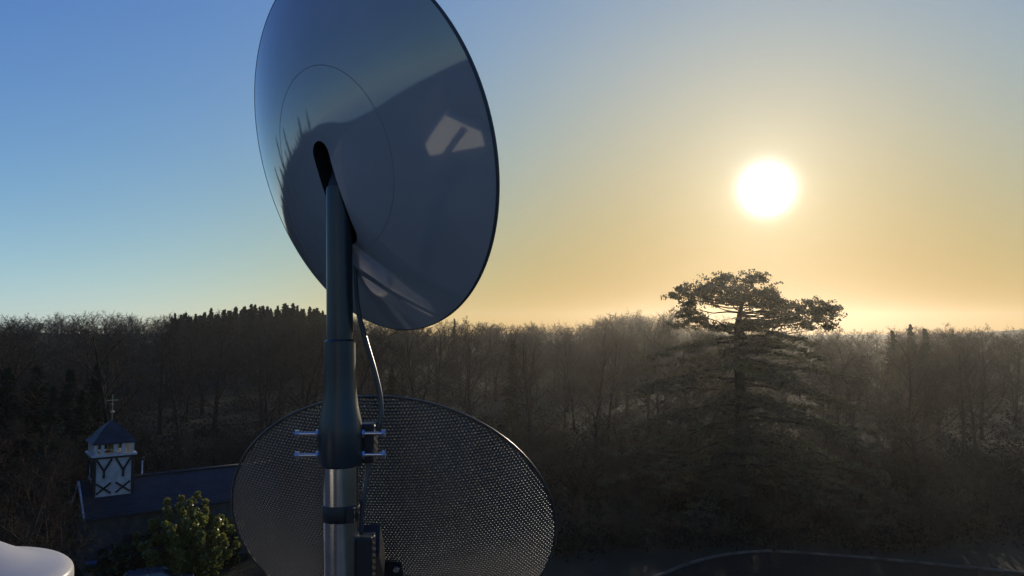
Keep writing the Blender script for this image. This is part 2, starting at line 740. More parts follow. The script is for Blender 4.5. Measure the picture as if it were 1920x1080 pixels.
# the rest of the wood, one mass
def far_wood():
    rg = np.random.default_rng(3)
    Vs, Fs, n0 = [], [], 0
    vari = []
    for k in range(5):
        V, F = [], []
        n = 0

        def tri(p, q, w):
            nonlocal n
            d = q - p
            s = np.cross(d, rg.normal(size=3))
            s /= np.linalg.norm(s) + 1e-9
            V.extend([p + s * w, p - s * w, q])
            F.append((n, n + 1, n + 2))
            n += 3
        for a in range(3):
            tri(np.array([0, 0, -.05]), np.array([rg.normal() * .02, rg.normal() * .02, .95]), .014)
        for i in range(13):
            t = .25 + .68 * i / 13
            az = i * 2.4 + rg.uniform(-.4, .4)
            L = .38 * (1.1 - .7 * t) * rg.uniform(.8, 1.2)
            p = np.array([0, 0, t])
            d = np.array([math.cos(az), math.sin(az), .4 + t])
            d /= np.linalg.norm(d)
            q = p + d * L
            tri(p, q, .006)
            for j in range(7):
                u = .25 + .75 * j / 7
                p2 = p + d * L * u
                d2 = d * .8 + rg.normal(size=3) * .55
                d2 /= np.linalg.norm(d2)
                q2 = p2 + d2 * L * .5
                tri(p2, q2, .0032)
                for m_ in range(5):
                    p3 = p2 + (q2 - p2) * (.2 + .8 * m_ / 5)
                    d3 = d2 * .7 + rg.normal(size=3) * .6
                    d3 /= np.linalg.norm(d3)
                    tri(p3, p3 + d3 * L * .27, .0022)
        vari.append((np.array(V), np.array(F)))
    pts = []
    for n, az0, az1, d0, d1 in ((560, -38, 38, 215, 360), (170, -76, -38, 80, 200)):
        for i in range(n):
            az = math.radians(rg.uniform(az0, az1))
            d = math.sqrt(rg.uniform(d0 ** 2, d1 ** 2))
            pts.append((d * math.sin(az), d * math.cos(az)))
    for x, y in pts:
        g = float(ground_z(np.float64(x), np.float64(y)))
        if y > 60:
            px = px_of(x, y)
            zt = 14 + (625 - skyline(px)) / FPX * y
        else:
            zt = 15
        h = min(max(zt - g - abs(rg.normal(0, 1.2)), 8), 19)
        V, F = vari[rg.integers(5)]
        a = rg.uniform(0, 6.28)
        c, s = math.cos(a), math.sin(a)
        w = h * rg.uniform(.9, 1.3)
        Q = np.stack([(V[:, 0] * c - V[:, 1] * s) * w + x, (V[:, 0] * s + V[:, 1] * c) * w + y, V[:, 2] * h + g], 1)
        Vs.append(Q)
        Fs.append(F + n0)
        n0 += len(Q)
    o = raw_obj('woodland', np.concatenate(Vs), np.concatenate(Fs), M_twig)
    tag(o, 'far mass of bare winter woodland along the skyline', 'woodland', kind='stuff')


far_wood()


# undergrowth shrubs in front of the wood
def bare_shrub(name, seed, H=4.0, label=None, group=None, twig=M_twigr):
    rnd = random.Random(seed)
    sb, cbv, cbf = MB(), [], []
    for i in range(13):
        a = rnd.random() * 6.28
        ln = rnd.uniform(.15, .75)
        d = Vector((math.cos(a) * ln, math.sin(a) * ln, 1)).normalized()
        p = Vector((math.cos(a) * .25, math.sin(a) * .25, -.1))
        pts = [p]
        L = H * rnd.uniform(.6, 1.0)
        for k in range(4):
            d = (d + Vector((rnd.gauss(0, .1), rnd.gauss(0, .1), .05))).normalized()
            pts.append(pts[-1] + d * L / 4)
        sb.tube(pts, [.05, .04, .03, .02, .008], 4, False)
        for k in range(34):
            t = rnd.uniform(.15, 1) * 3.98
            q = pts[int(t)].lerp(pts[int(t) + 1], t - int(t))
            d2 = (d + Vector((rnd.gauss(0, .8), rnd.gauss(0, .8), rnd.gauss(0, .4)))).normalized()
            e = q + d2 * rnd.uniform(.4, 1.1)
            for (u, w, wd) in [(q, e, .016)] + [(q.lerp(e, rnd.uniform(.3, 1)), None, .011) for _ in range(3)]:
                if w is None:
                    w = u + (d2 + Vector((rnd.gauss(0, .6), rnd.gauss(0, .6), rnd.gauss(0, .6)))).normalized() * rnd.uniform(.2, .5)
                s = (w - u).cross(Vector((rnd.gauss(0, 1), rnd.gauss(0, 1), rnd.gauss(0, 1)))).normalized()
                n = len(cbv)
                cbv.extend([u + s * wd, u - s * wd, w])
                cbf.append((n, n + 1, n + 2))
    root = thing(name, (0, 0, 0), label, 'shrub', group)
    a = mesh_obj('stems', sb.v, sb.f, M_bark, root, True)
    b = raw_obj('twigs', [tuple(v) for v in cbv], cbf, twig, root)
    CH[root.name] = [a, b]
    return root, H


def undergrowth():
    rg = np.random.default_rng(77)
    n = 3900
    az = np.radians(rg.uniform(-39, 39, n))
    d = 48 + 302 * rg.random(n) ** 1.7
    x, y = d * np.sin(az), d * np.cos(az)
    keep = (np.hypot(x - 17.5, y - 57) > 2) & ~((x < -13) & (y < 62)) & ~((x > 4) & (y < 49))
    x, y, d = x[keep], y[keep], d[keep]
    h = rg.uniform(.5, 1.5, len(x))
    h = h * (1 + 1.2 * sstep(80, 110, d))
    w = rg.uniform(.9, 2.0, len(x)) * (1 + d / 250)
    C = np.stack([x, y, ground_z(x, y) + h * .35], 1)
    V, F = leaf_quads(C, np.stack([w, w, h], 1), 66, .17, rg, 1.0)
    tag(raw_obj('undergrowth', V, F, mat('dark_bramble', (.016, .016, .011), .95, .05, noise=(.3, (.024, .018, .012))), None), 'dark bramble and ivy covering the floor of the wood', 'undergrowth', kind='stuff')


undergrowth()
LAB_SH = 'tangled bare shrub at the foot of the wood, behind the lawn'
sprotos = [bare_shrub('bare_shrub', 60 + i, 4, LAB_SH, 'bare shrubs at the foot of the wood') for i in range(3)]
for x, y in scatter(190, -30, 38, 50, 84, 1.9, [(17.5, 57, 2.5)]):
    if y < 49.5 and x > 4:
        continue
    place(sprotos[rnd.randrange(3)], x, y, rnd.uniform(2.0, 3.6) + max(0, y - 58) * .13, rnd.random() * 6.28, wid=rnd.uniform(.9, 1.5))

# brown bare trees at the left, in front of the chapel
LT = 'twiggy brown bare tree beside the chapel at the left edge'
lprotos = [bare_tree('bare_tree', 80 + i, 10, .36, nl=14, label=LT, group='brown bare trees by the chapel', twig=M_twigr, tw=.012, clear=.06) for i in range(2)]
for i, (px, y, top) in enumerate(((12, 38, 765), (62, 41, 772), (108, 44, 790), (-50, 36, 760), (146, 52, 800), (30, 33, 850), (92, 36, 870))):
    x = (px - 960) / FPX * y
    place(lprotos[i % 2], x, y, 14 - (top - 625) / FPX * y, rnd.random() * 6.28, wid=1.1)
# dark evergreen mass behind them
for i, (px, y, top, w) in enumerate(((20, 62, 690, 1.9), (75, 66, 682, 2.0), (135, 64, 690, 1.9), (185, 70, 684, 1.8), (-40, 60, 690, 1.9), (105, 58, 720, 1.8), (160, 59, 730, 1.7))):
    x = (px - 960) / FPX * y
    place(cprotos[i % 3], x, y, 14 - (top - 625) / FPX * y, rnd.random() * 6.28, 'dark evergreen in the black clump behind the chapel turret', 'dark evergreens behind the chapel', w)


# ------------------------------------------------------------------ the cedar
def build_cedar():
    D = 58.0
    base = at(1388, 625, D)
    bx, by = base[0], base[1]
    root = thing('cedar_tree', (bx, by, 0), 'tall flat-topped cedar standing above the wood under the sun', 'tree')
    rg = np.random.default_rng(21)
    rn = random.Random(21)

    def P(px, py, dy=0.0):
        d = D + dy
        p = at(px, py, 1.0) - CAM
        p = CAM + p * (d / p[1])
        return p
    tb = MB()
    tr = [P(1390, 970), P(1392, 850), P(1388, 740), P(1384, 660), P(1383, 610), P(1390, 575), P(1398, 545)]
    tr[0][2] = -.3
    tb.tube(tr, [.62, .5, .42, .33, .26, .16, .07], 9, False)
    trunk = tb.build('trunk', M_bark, root, True)
    lb = MB()
    cs, rs, cs2, rs2 = [], [], [], []

    def pad(p, rx, rz):
        cs.append(p)
        rs.append((rx, rx, rz))

    def limb(a, b, r, sag=0.0, n=6):
        a, b = np.asarray(a, float), np.asarray(b, float)
        pts = []
        for i in range(n + 1):
            t = i / n
            q = a + (b - a) * t + np.array([0, 0, 1.0]) * (sag * 4 * t * (1 - t)) + rg.normal(0, .08, 3) * (0 < i < n)
            pts.append(q)
        lb.tube([tuple(q) for q in pts], [r * (1 - .8 * i / n) for i in range(n + 1)], 5, False)
        return pts
    # crown above the skyline, traced pad by pad; depth spread is free
    crown = [(1398, 527, 1.05, .34), (1365, 524, .85, .28), (1345, 530, .9, .32), (1415, 521, .75, .3), (1380, 545, 1.5, .42), (1410, 545, 1.3, .42), (1345, 552, 1.2, .38),
             (1310, 546, 1.0, .34), (1282, 545, .8, .26), (1263, 553, .5, .22), (1300, 560, .8, .26), (1432, 548, .8, .3), (1446, 556, .7, .3), (1462, 566, .8, .28),
             (1330, 566, .9, .24), (1366, 565, .9, .26), (1420, 566, 1.2, .28), (1455, 577, 1.1, .24), (1492, 577, .95, .26), (1520, 570, .75, .26), (1545, 578, .65, .3),
             (1563, 580, .45, .28), (1548, 596, .7, .3), (1520, 600, .85, .26), (1480, 592, 1.0, .22), (1440, 590, 1.0, .2), (1284, 592, .7, .26), (1275, 608, .55, .22),
             (1304, 600, .7, .2), (1330, 608, .8, .2), (1415, 606, 1.1, .22), (1465, 608, 1.2, .24), (1505, 612, 1.0, .2), (1550, 612, .6, .2), (1300, 586, .5, .16), (1352, 614, .8, .2),
             (1325, 541, 1.0, .36), (1360, 541, 1.2, .42), (1430, 560, 1.0, .32), (1402, 560, 1.2, .34), (1440, 575, 1.1, .22), (1500, 588, .9, .22), (1535, 587, .65, .28),
             (1290, 574, .6, .22), (1430, 604, 1.1, .18), (1390, 612, 1.0, .18), (1480, 600, .9, .18)]
    for px, py, rx, rz in crown:
        dy = rn.uniform(-2.2, 2.2)
        p = P(px, py, dy)
        pad(p, rx, rz * 1.3)
        # a twig-limb to the trunk
        za = p[2] - rn.uniform(.3, 1.1)
        k = max(j for j in range(6) if tr[j][2] <= za)
        f = min((za - tr[k][2]) / (tr[k + 1][2] - tr[k][2]), 1)
        limb(tr[k] + (tr[k + 1] - tr[k]) * f, p, .07, -.2, 4)
        for j in range(9):
            w = rn.uniform(.22, .42)
            cs2.append(p + np.array([rn.uniform(-1.35, 1.35) * rx, rn.uniform(-1.5, 1.5), rn.uniform(-1.5, 1.9) * rz]))
            rs2.append((w * 1.3, w * 1.3, w * .7))
        for j in range(4):
            pad(p + np.array([rn.uniform(-.8, .8) * rx, rn.uniform(-1, 1) * rx, rn.uniform(-1.1, 1.1) * rz]), rx * .5, rz * .9)
    # long drooping tiers below the skyline
    for i in range(56):
        t = (i + .5) / 56
        z = 14.3 - 11.9 * t + rn.uniform(-.3, .3)
        a = i * 2.39996 + rn.uniform(-.3, .3)
        L = (6.2 + 3.9 * math.sin(min(t * 2.3, 1.57))) * rn.uniform(.75, 1.12)
        ex = bx + math.cos(a) * L * 1.05
        ey = by + math.sin(a) * L * .9
        zt = z
        ti = np.array([bx, by, zt])
        tip = np.array([ex, ey, z - L * rn.uniform(.05, .3)])
        pts = limb(ti, tip, .16 - .05 * t, L * .05, 7)
        for j in range(2, 8):
            q = pts[j]
            w = .75 + .5 * math.sin(j / 7 * 3.1)
            pad(q + np.array([0, 0, .05]), w, .17)
            sd = np.array([-math.sin(a), math.cos(a), 0])
            for s in (-1, 1):
                pad(q + sd * s * rn.uniform(.5, 1.2) + np.array([0, 0, rn.uniform(-.25, .05)]), w * .6, .14)
    lb.build('limbs', M_bark, trunk, True)
    ra = np.array(rs)
    V, F = leaf_quads(cs, rs, 50, .125, rg, .8, .05)
    V2, F2 = leaf_quads(cs2, rs2, 16, .12, rg, .9)
    raw_obj('crown', np.concatenate([V, V2]), np.concatenate([F, F2 + len(V)]), M_cedar, root)


build_cedar()


# ------------------------------------------------------------------ leafy shrubs by the chapel
def leafy(name, px, y, top, rx, label, m, seed, n=80, size=.13, ns=16):
    rg = np.random.default_rng(seed)
    x = (px - 960) / FPX * y
    H = 14 - (top - 625) / FPX * y
    root = thing(name, (x, y, 0), label, 'shrub')
    tb = MB()
    cs, rs = [], []
    for i in range(ns):
        a = i * 2.4
        rr = rx * math.sqrt((i + .5) / ns)
        h = H * (1 - .55 * (rr / rx) ** 1.6) * rg.uniform(.85, 1.05)
        b = np.array([x + math.cos(a) * rr * .25, y + math.sin(a) * rr * .25, 0])
        e = np.array([x + math.cos(a) * rr, y + math.sin(a) * rr, h])
        tb.tube([b, (b + e) / 2 + rg.normal(0, .1, 3), e], [.05, .03, .012], 5, False)
        for k in range(9):
            t = .22 + .78 * k / 8
            q = b + (e - b) * t + rg.normal(0, .16, 3)
            cs.append(q)
            w = .42 * (1.15 - .65 * t)
            rs.append((w, w, w * 1.1))
    tb.build('stems', M_bark, root, True)
    V, F = leaf_quads(cs, rs, n, size, rg, 1.0)
    raw_obj('foliage', V, F, m, root)


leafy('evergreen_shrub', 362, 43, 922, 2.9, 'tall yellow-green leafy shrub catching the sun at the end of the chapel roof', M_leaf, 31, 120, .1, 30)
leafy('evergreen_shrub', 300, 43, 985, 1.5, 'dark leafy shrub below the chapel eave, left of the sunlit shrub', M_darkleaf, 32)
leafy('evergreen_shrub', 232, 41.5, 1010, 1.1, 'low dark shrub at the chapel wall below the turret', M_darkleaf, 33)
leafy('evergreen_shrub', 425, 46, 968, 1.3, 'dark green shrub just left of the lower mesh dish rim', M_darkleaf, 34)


# ================================================================== chapel
def build_chapel():
    a = np.array([.79, .613, 0])
    b = np.array([.613, -.79, 0])
    S = np.array([-25.3, 44.4, 0])         # ridge end under the turret's left side
    zr, ze, hw, Ln = 5.2, 3.55, 2.25, 11.0
    root = thing('chapel', S, 'small chapel with slate roof and half-timbered bell turret at lower left', 'building')

    def p(u, v, z):
        return S + a * u + b * v + np.array([0, 0, z])
    w = MB()
    # walls with gables
    A = [p(0, -hw + .15, -.3), p(0, hw - .15, -.3), p(0, hw - .15, ze - .02), p(0, 0, zr - .15), p(0, -hw + .15, ze - .02)]
    Bk = [q + a * Ln for q in A]
    w.add(A + Bk, [(0, 1, 2, 3, 4), (9, 8, 7, 6, 5), (0, 5, 6, 1), (1, 6, 7, 2), (4, 9, 5, 0)])
    wall = w.build('wall', M_stone, root)
    # slate courses: two slopes, each row a strip with a small step
    nrow = 16
    rf = None
    for s in (1, -1):
        for i in range(nrow):
            t0, t1 = i / nrow, (i + 1) / nrow
            v0, v1 = s * hw * t0, s * (hw + .1) * t1
            z0 = zr + (ze - zr) * t0
            z1 = zr + (ze - zr) * t1 - .05
            up = .045
            q = [p(-.25, v0, z0), p(Ln + .2, v0, z0), p(Ln + .2, v1, z1 + up), p(-.25, v1, z1 + up), p(-.25, v1, z1), p(Ln + .2, v1, z1), p(Ln + .2, v0, z0 - .05), p(-.25, v0, z0 - .05)]
            c = MB().add(q, [(0, 1, 2, 3), (3, 2, 5, 4), (4, 5, 6, 7), (7, 6, 1, 0), (0, 3, 4, 7), (1, 6, 5, 2)])
            c.build('slate_course', M_slate, root)
    MB().tube([p(-.25, 0, zr + .05), p(Ln + .2, 0, zr + .05)], .09, 8).build('ridge_tiles', M_slate, root, True)
    MB().beam(p(-.22, hw + .16, ze - .1), p(Ln + .2, hw + .16, ze - .1), .12, .1).build('gutter', M_timber, root)
    for s in (1, -1):
        MB().beam(p(-.3, 0, zr + .02), p(-.3, s * (hw + .1), ze - .02), .08, .22).build('barge_board', M_whitewood, root)
    for u in (2.2, 5.2, 8.2):
        win = MB().box(p(u, hw - .12, 1.7), (.8, .1, 1.2), Matrix((tuple(a), tuple(-b), (0, 0, 1))).transposed()).build('window', M_timber, root)
        MB().box(p(u, hw - .09, 1.02), (1.0, .22, .08), Matrix((tuple(a), tuple(-b), (0, 0, 1))).transposed()).build('sill', M_whitewood, win)
    # ---- turret
    Mx = Matrix((tuple(a), tuple(-b), (0, 0, 1))).transposed()
    cu = 1.35                               # centre along the ridge
    hwid = 1.06
    z0, z1, z2, z3 = 3.6, 6.75, 7.45, 8.75
    tur = MB().box(p(cu, 0, (z0 + z1) / 2), (2 * hwid, 2 * hwid, z1 - z0), Mx).build('turret', M_render, root)
    tb = 0.035
    # timber frame on the faces towards +b and -a and the other two
    for fn, ft in ((b, a), (-a, b), (-b, -a), (a, -b)):
        def q(x, z, o=tb):
            return p(cu, 0, 0) + fn * (hwid + o) + ft * x + np.array([0, 0, z])

        def bar(x0, za, x1, zb, wd=.12):
            MB().beam(q(x0, za), q(x1, zb), wd, .07, up=tuple(fn)).build('timber', M_timber, tur)
        for x in (-1.0, 0, 1.0):
            if x:
                bar(x, z0 + .1, x, z1, .13)
        bar(-1.0, z1 - .06, 1.0, z1 - .06, .13)
        for c in (-.52, .5):
            # forked brace (Y) above, crossed brace below
            bar(c - .4, z1 - .15, c, z1 - .85, .11)
            bar(c + .4, z1 - .15, c, z1 - .85, .11)
            bar(c, z1 - .8, c, z1 - 1.25, .12)
            bar(c - .38, z1 - 1.55, c + .38, z1 - 2.15, .10)
            bar(c - .38, z1 - 2.15, c + .38, z1 - 1.55, .10)
    MB().box(p(cu, 0, z1 + .06), (2 * hwid + .3, 2 * hwid + .3, .12), Mx).build('ledge', M_whitewood, root)
    # open belfry posts
    for x in (-.98, -.62, .05, .5, .98):
        for y in (-.98, .98):
            MB().box(p(cu + x, y, (z1 + .12 + z2) / 2), (.17, .17, z2 - z1 - .12), Mx).build('belfry_post', M_whitewood, root)
            if abs(x) < .9:
                MB().box(p(cu + y, x, (z1 + .12 + z2) / 2), (.17, .17, z2 - z1 - .12), Mx).build('belfry_post', M_whitewood, root)
    MB().box(p(cu, 0, z2 + .05), (2 * hwid + .1, 2 * hwid + .1, .1), Mx).build('wall_plate', M_timber, root)
    MB().lathe([(.02, .52), (.1, .5), (.2, .36), (.24, .15), (.33, 0), (.29, 0), (.2, .2)], p(cu, 0, z1 + .15), n=16).build('bell', M_iron, root, True)
    # bell-cast pyramid roof
    rw = [(1.24, z2 + .08), (1.0, z2 + .28), (.62, z2 + .78), (.05, z3 + .02)]
    V, F = [], []
    for r, z in rw:
        for sx, sy in ((-1, -1), (1, -1), (1, 1), (-1, 1)):
            V.append(p(cu + sx * r, sy * r, z))
    for i in range(3):
        for k in range(4):
            F.append((i * 4 + k, i * 4 + (k + 1) % 4, i * 4 + 4 + (k + 1) % 4, i * 4 + 4 + k))
    F.append((3, 2, 1, 0))
    F.append((12, 13, 14, 15))
    troof = mesh_obj('turret_roof', V, F, M_slate, root)
    fin = MB()
    fin.tube([p(cu, 0, z3 - .1), p(cu, 0, z3 + 1.55)], .024, 6)
    fin.lathe([(0, .12), (.09, .06), (.1, 0), (.09, -.06), (0, -.12)], p(cu, 0, z3 + .5), n=10)
    fin.beam(p(cu - .32, 0, z3 + 1.2), p(cu + .32, 0, z3 + 1.2), .04, .04)
    fin.beam(p(cu, -.3, z3 + .95), p(cu, .3, z3 + .95), .05, .05)
    fin.build('cross_finial', M_iron, troof)


build_chapel()

pp = at(267, 860, 52)
po = thing('lamp_post', (pp[0], pp[1], 0), 'slim pale post rising behind the chapel roof, right of the turret', 'post')
MB().lathe([(.09, -.2), (.09, .5), (.06, .55), (.045, pp[2]), (.0, pp[2])], (pp[0], pp[1], 0), n=10).build('pole', M_whitewood, po, True)
MB().lathe([(0, .16), (.12, .1), (.13, 0), (.05, -.12)], (pp[0], pp[1], pp[2]), n=10).build('cap', M_timber, po, True)


# bin by the chapel
def build_bin():
    c = at(176, 1020, 41.2)
    x, y = c[0], c[1]
    zb = 0
    root = thing('wheelie_bin', (x, y, 0), 'dull blue lidded bin low beside the chapel wall', 'bin')
    m1 = mat('blue_bin_plastic', (.06, .10, .16), .45, .4)
    Mx = Matrix.Rotation(.5, 3, 'Z')
    hb = 2.0
    MB().box((x, y, .62), (.62, .7, 1.1), Mx, 1.15).build('body', m1, root, bevel=.03)
    MB().box((x, y, 1.24), (.78, .88, .1), Mx, .9).build('lid', m1, root, bevel=.03)
    for s in (-1, 1):
        w = Mx @ Vector((s * .28, .38, 0))
        MB().lathe([(0, -.03), (.13, -.03), (.13, .03), (0, .03)], (x + w.x, y + w.y, .13), Mx @ Vector((1, 0, 0)), 14).build('wheel', M_timber, root)


build_bin()


# ------------------------------------------------------------------ parked car at the bottom edge
def build_car():
    m_body = mat('blue_grey_car_paint', (.10, .13, .17), .25, .5, metal=.4, coat=1.0)
    m_glass = mat('dark_car_glass', (.02, .025, .03), .03, .8)
    m_tyre = mat('tyre_rubber', (.02, .02, .02), .8, .3)
    m_rim = mat('alloy_wheel', (.4, .4, .4), .3, .5, metal=1)
    m_lamp = mat('lamp_lens', (.5, .48, .45), .1, .6)
    c = at(296, 1080, 39.2)
    cx, cy = c[0] - .2, c[1]
    rot = Matrix.Rotation(R(28), 3, 'Z')
    root = thing('parked_car', (cx, cy, 0), 'blue-grey parked car whose roof shows at the bottom edge below the shrubs', 'car')

    def T(x, y, z):
        q = rot @ Vector((x, y, 0))
        return (cx + q.x, cy + q.y, z)
    # body: stations along x (length), each a closed rounded section
    st = [(-2.05, .48, .68, .62), (-1.98, .3, .84, .74), (-1.5, .24, .95, .82), (-.6, .22, .98, .86), (.4, .22, .98, .87), (1.2, .24, .94, .85), (1.85, .28, .82, .78), (2.05, .42, .66, .64)]
    V, F = [], []
    for x, zb, zt, hw in st:
        for y, z in ((-hw * .9, zb), (-hw, zb + .18), (-hw, zt - .12), (-hw * .9, zt), (hw * .9, zt), (hw, zt - .12), (hw, zb + .18), (hw * .9, zb)):
            V.append(T(x, y, z))
    for i in range(len(st) - 1):
        for k in range(8):
            F.append((i * 8 + k, i * 8 + (k + 1) % 8, i * 8 + 8 + (k + 1) % 8, i * 8 + 8 + k))
    F.append(tuple(range(7, -1, -1)))
    F.append(tuple(len(V) - 8 + k for k in range(8)))
    mesh_obj('body', V, F, m_body, root, 'auto')
    # greenhouse
    gs = [(-1.75, .93, .70), (-1.2, 1.42, .60), (.35, 1.47, .60), (1.15, .95, .72)]
    V, F = [], []
    for x, z, hw in gs:
        for y, zz in ((-.76, .92), (-hw, z), (hw, z), (.76, .92)):
            V.append(T(x, y, zz))
    for i in range(3):
        for k in range(3):
            F.append((i * 4 + k, i * 4 + k + 1, i * 4 + 5 + k, i * 4 + 4 + k))
    mesh_obj('window', V, F, m_glass, root)
    rv = [T(x, y, z) for x, z, hw in ((-1.28, 1.44, .6), (-.5, 1.5, .6), (.42, 1.49, .6)) for y in (-hw, hw)]
    rv += [(q[0], q[1], q[2] - .05) for q in rv]
    mesh_obj('roof', rv, [(0, 1, 3, 2), (2, 3, 5, 4), (6, 8, 9, 7), (8, 10, 11, 9), (0, 2, 8, 6), (2, 4, 10, 8), (1, 7, 9, 3), (3, 9, 11, 5), (0, 6, 7, 1), (4, 5, 11, 10)], m_body, root)
    for y in (-1, 1):
        for (x0, z0, x1, z1) in ((1.15, .95, .38, 1.48), (-.35, .95, -.35, 1.48), (-1.75, .93, -1.22, 1.44)):
            MB().beam(T(x0, y * (.765 if z0 < 1 else .6), z0), T(x1, y * .615, z1), .07, .05).build('pillar', m_body, root)
        MB().box(T(.85, y * .92, 1.0), (.12, .2, .13), rot).build('mirror', m_body, root, bevel=.03)
        MB().lathe([(0, .02), (.12, .02), (.15, -.03)], T(1.98, y * .55, .68), tuple(rot @ Vector((1, 0, 0))), 14).build('headlight', m_lamp, root, True)
        for x in (-1.3, 1.28):
            ax = tuple(rot @ Vector((0, y, 0)))
            wh = MB().lathe([(.18, -.1), (.31, -.1), (.315, 0), (.31, .09), (.2, .1)], T(x, y * .78, .31), ax, 24).build('wheel', m_tyre, root, True)
            MB().lathe([(0, .06), (.05, .07), (.19, .085), (.2, .1)], T(x, y * .78, .31), ax, 24).build('rim', m_rim, wh, True)


build_car()


# ================================================================== the house under the camera
def build_house():
    ms = mat('house_slate', (.075, .08, .09), .55, .4, noise=(1.2, (.05, .053, .06)), bump=(5, .5, .03))
    root = thing('house', (-4.75, -5.2, 0), 'house with dark slate roof that carries the pole and the dishes', 'building')
    x0, x1, y0, y1 = -12.0, 2.5, -13.0, 2.6
    MB().box(((x0 + x1) / 2, (y0 + y1) / 2, 5.95), (x1 - x0 - .5, y1 - y0 - .5, 12.5)).build('wall', M_render, root)
    A, B = (-6, 1.0, 13.6), (-6, -11.5, 14.95)
    e = 12.3
    V = [(x1, y1, e), (x1, y0, e), (x0, y0, e), (x0, y1, e), A, B]
    V += [(v[0], v[1], v[2] - .18) for v in V[:4]]
    mesh_obj('roof', V, [(0, 4, 5, 1), (2, 5, 4, 3), (0, 3, 4), (1, 5, 2), (0, 1, 7, 6), (1, 2, 8, 7), (2, 3, 9, 8), (3, 0, 6, 9), (6, 7, 8, 9)], ms, root)

    def rz(x, y):
        # height of the right-hand slope
        k = (x1 - x) / (x1 + 6)
        t = min(max((1.0 - y) / 12.5, 0), 1)
        return e + k * (13.6 + 1.35 * t - e)
    # white dormer that the dish mirrors
    fr = mat('white_dormer_paint', (.78, .76, .73), .5, .4)
    c = Vector((-1.95, -.53, 0))
    n = Vector((.63, .777, 0))
    t = Vector((-n.y, n.x, 0))

    def q(x, d, z):
        return c + t * x + n * d + Vector((0, 0, z))
    zb, zt, za = 12.85, 13.42, 13.74
    prof = [(-.42, zb), (.42, zb), (.42, zt), (0, za), (-.42, zt)]
    V = [q(x, 0, z) for x, z in prof] + [q(x, -1.1, z) for x, z in prof]
    d = MB().add(V, [(0, 1, 2, 3, 4), (9, 8, 7, 6, 5), (0, 5, 6, 1), (1, 6, 7, 2), (4, 9, 5, 0), (2, 7, 8, 3), (3, 8, 9, 4)]).build('dormer', fr, root)
    for sgn in (-1, 1):
        MB().beam(q(sgn * .58, -.5, zt - .09), q(0, -.5, za + .05), 1.3, .06, up=(sgn * .5, 0, .9)).build('dormer_roof', ms, d)
    # unseen rendered stack behind the viewpoint, added for pale reflected stripes on the pole
    mc = mat('cream_added_chimney', (.6, .54, .44), .85, .3, noise=(3, (.45, .4, .33)))
    ch = MB().box((-.75, -3.6, 14.2), (.75, .7, 3.4)).build('added_chimney', mc, root)
    MB().box((-.75, -3.6, 15.97), (.92, .87, .14)).build('added_chimney_cap', M_stone, ch)
    for x in (-.92, -.58):
        MB().lathe([(.13, 0), (.11, .1), (.1, .4), (.125, .44), (.09, .45)], (x, -3.6, 16.04), n=20).build('added_chimney_pot', mat('terracotta', (.3, .13, .07), .8), ch, True)
    return rz


roof_z = build_house()

# ================================================================== dish assembly
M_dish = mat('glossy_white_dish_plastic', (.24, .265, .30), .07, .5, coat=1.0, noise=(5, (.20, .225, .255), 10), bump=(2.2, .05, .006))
M_dishedge = mat('dish_edge_plastic', (.05, .055, .06), .6, .3)
M_dark = mat('black_slot_plastic', (.012, .012, .013), .5, .4)
M_mast = mat('grey_mast_coating', (.02, .026, .03), .32, .5, noise=(18, (.016, .02, .024)), bump=(220, .08, .001))
M_seam = mat('grey_seam_rubber', (.16, .17, .19), .4, .4)  # even grey for the seam line of the hub cover
M_pole = mat('galvanised_pole', (.6, .59, .57), .2, .5, metal=1.0, noise=(30, (.45, .45, .44)), bump=(90, .06, .001))
M_bolt = mat('zinc_bolt', (.5, .5, .5), .25, .5, metal=1.0)
M_cable = mat('grey_cable_jacket', (.05, .05, .052), .35, .5)
M_mesh = mat('dark_perforated_metal', (.10, .098, .095), .22, .7, metal=.7, noise=(9, (.06, .06, .06)))
M_rim = mat('dull_dark_rim_paint', (.045, .043, .04), .3, .6)
M_white = mat('white_moulded_plastic', (.80, .77, .73), .35, .5, transl=.5)

DN = Vector((-.6513, -.6834, -.3297)).normalized()      # towards the viewer (back of the dish)
DC = Vector(at(672.9, 290.7, 1.17965))
DV = (Vector((0, 0, 1)) - DN * DN.z).normalized()
DU = DV.cross(DN)
RAD, DOME = .295, .065


def dloc(u, v, w):
    return DC + DU * u + DV * v + DN * w


AX0 = Vector(at(636, 400, 1.158))        # mast and pole axis
AX1 = Vector(at(640, 1080, 1.125))
AXD = (AX1 - AX0).normalized()


def ax(py):
    """point of the mast axis at that picture height"""
    t0, t1 = -1.0, 3.0
    for _ in range(50):
        t = (t0 + t1) / 2
        v = np.array(AX0 + AXD * t) - CAM
        y = 540 - FPX * (v @ UP) / (v @ FW)
        if y < py:
            t0 = t
        else:
            t1 = t
    return AX0 + AXD * t


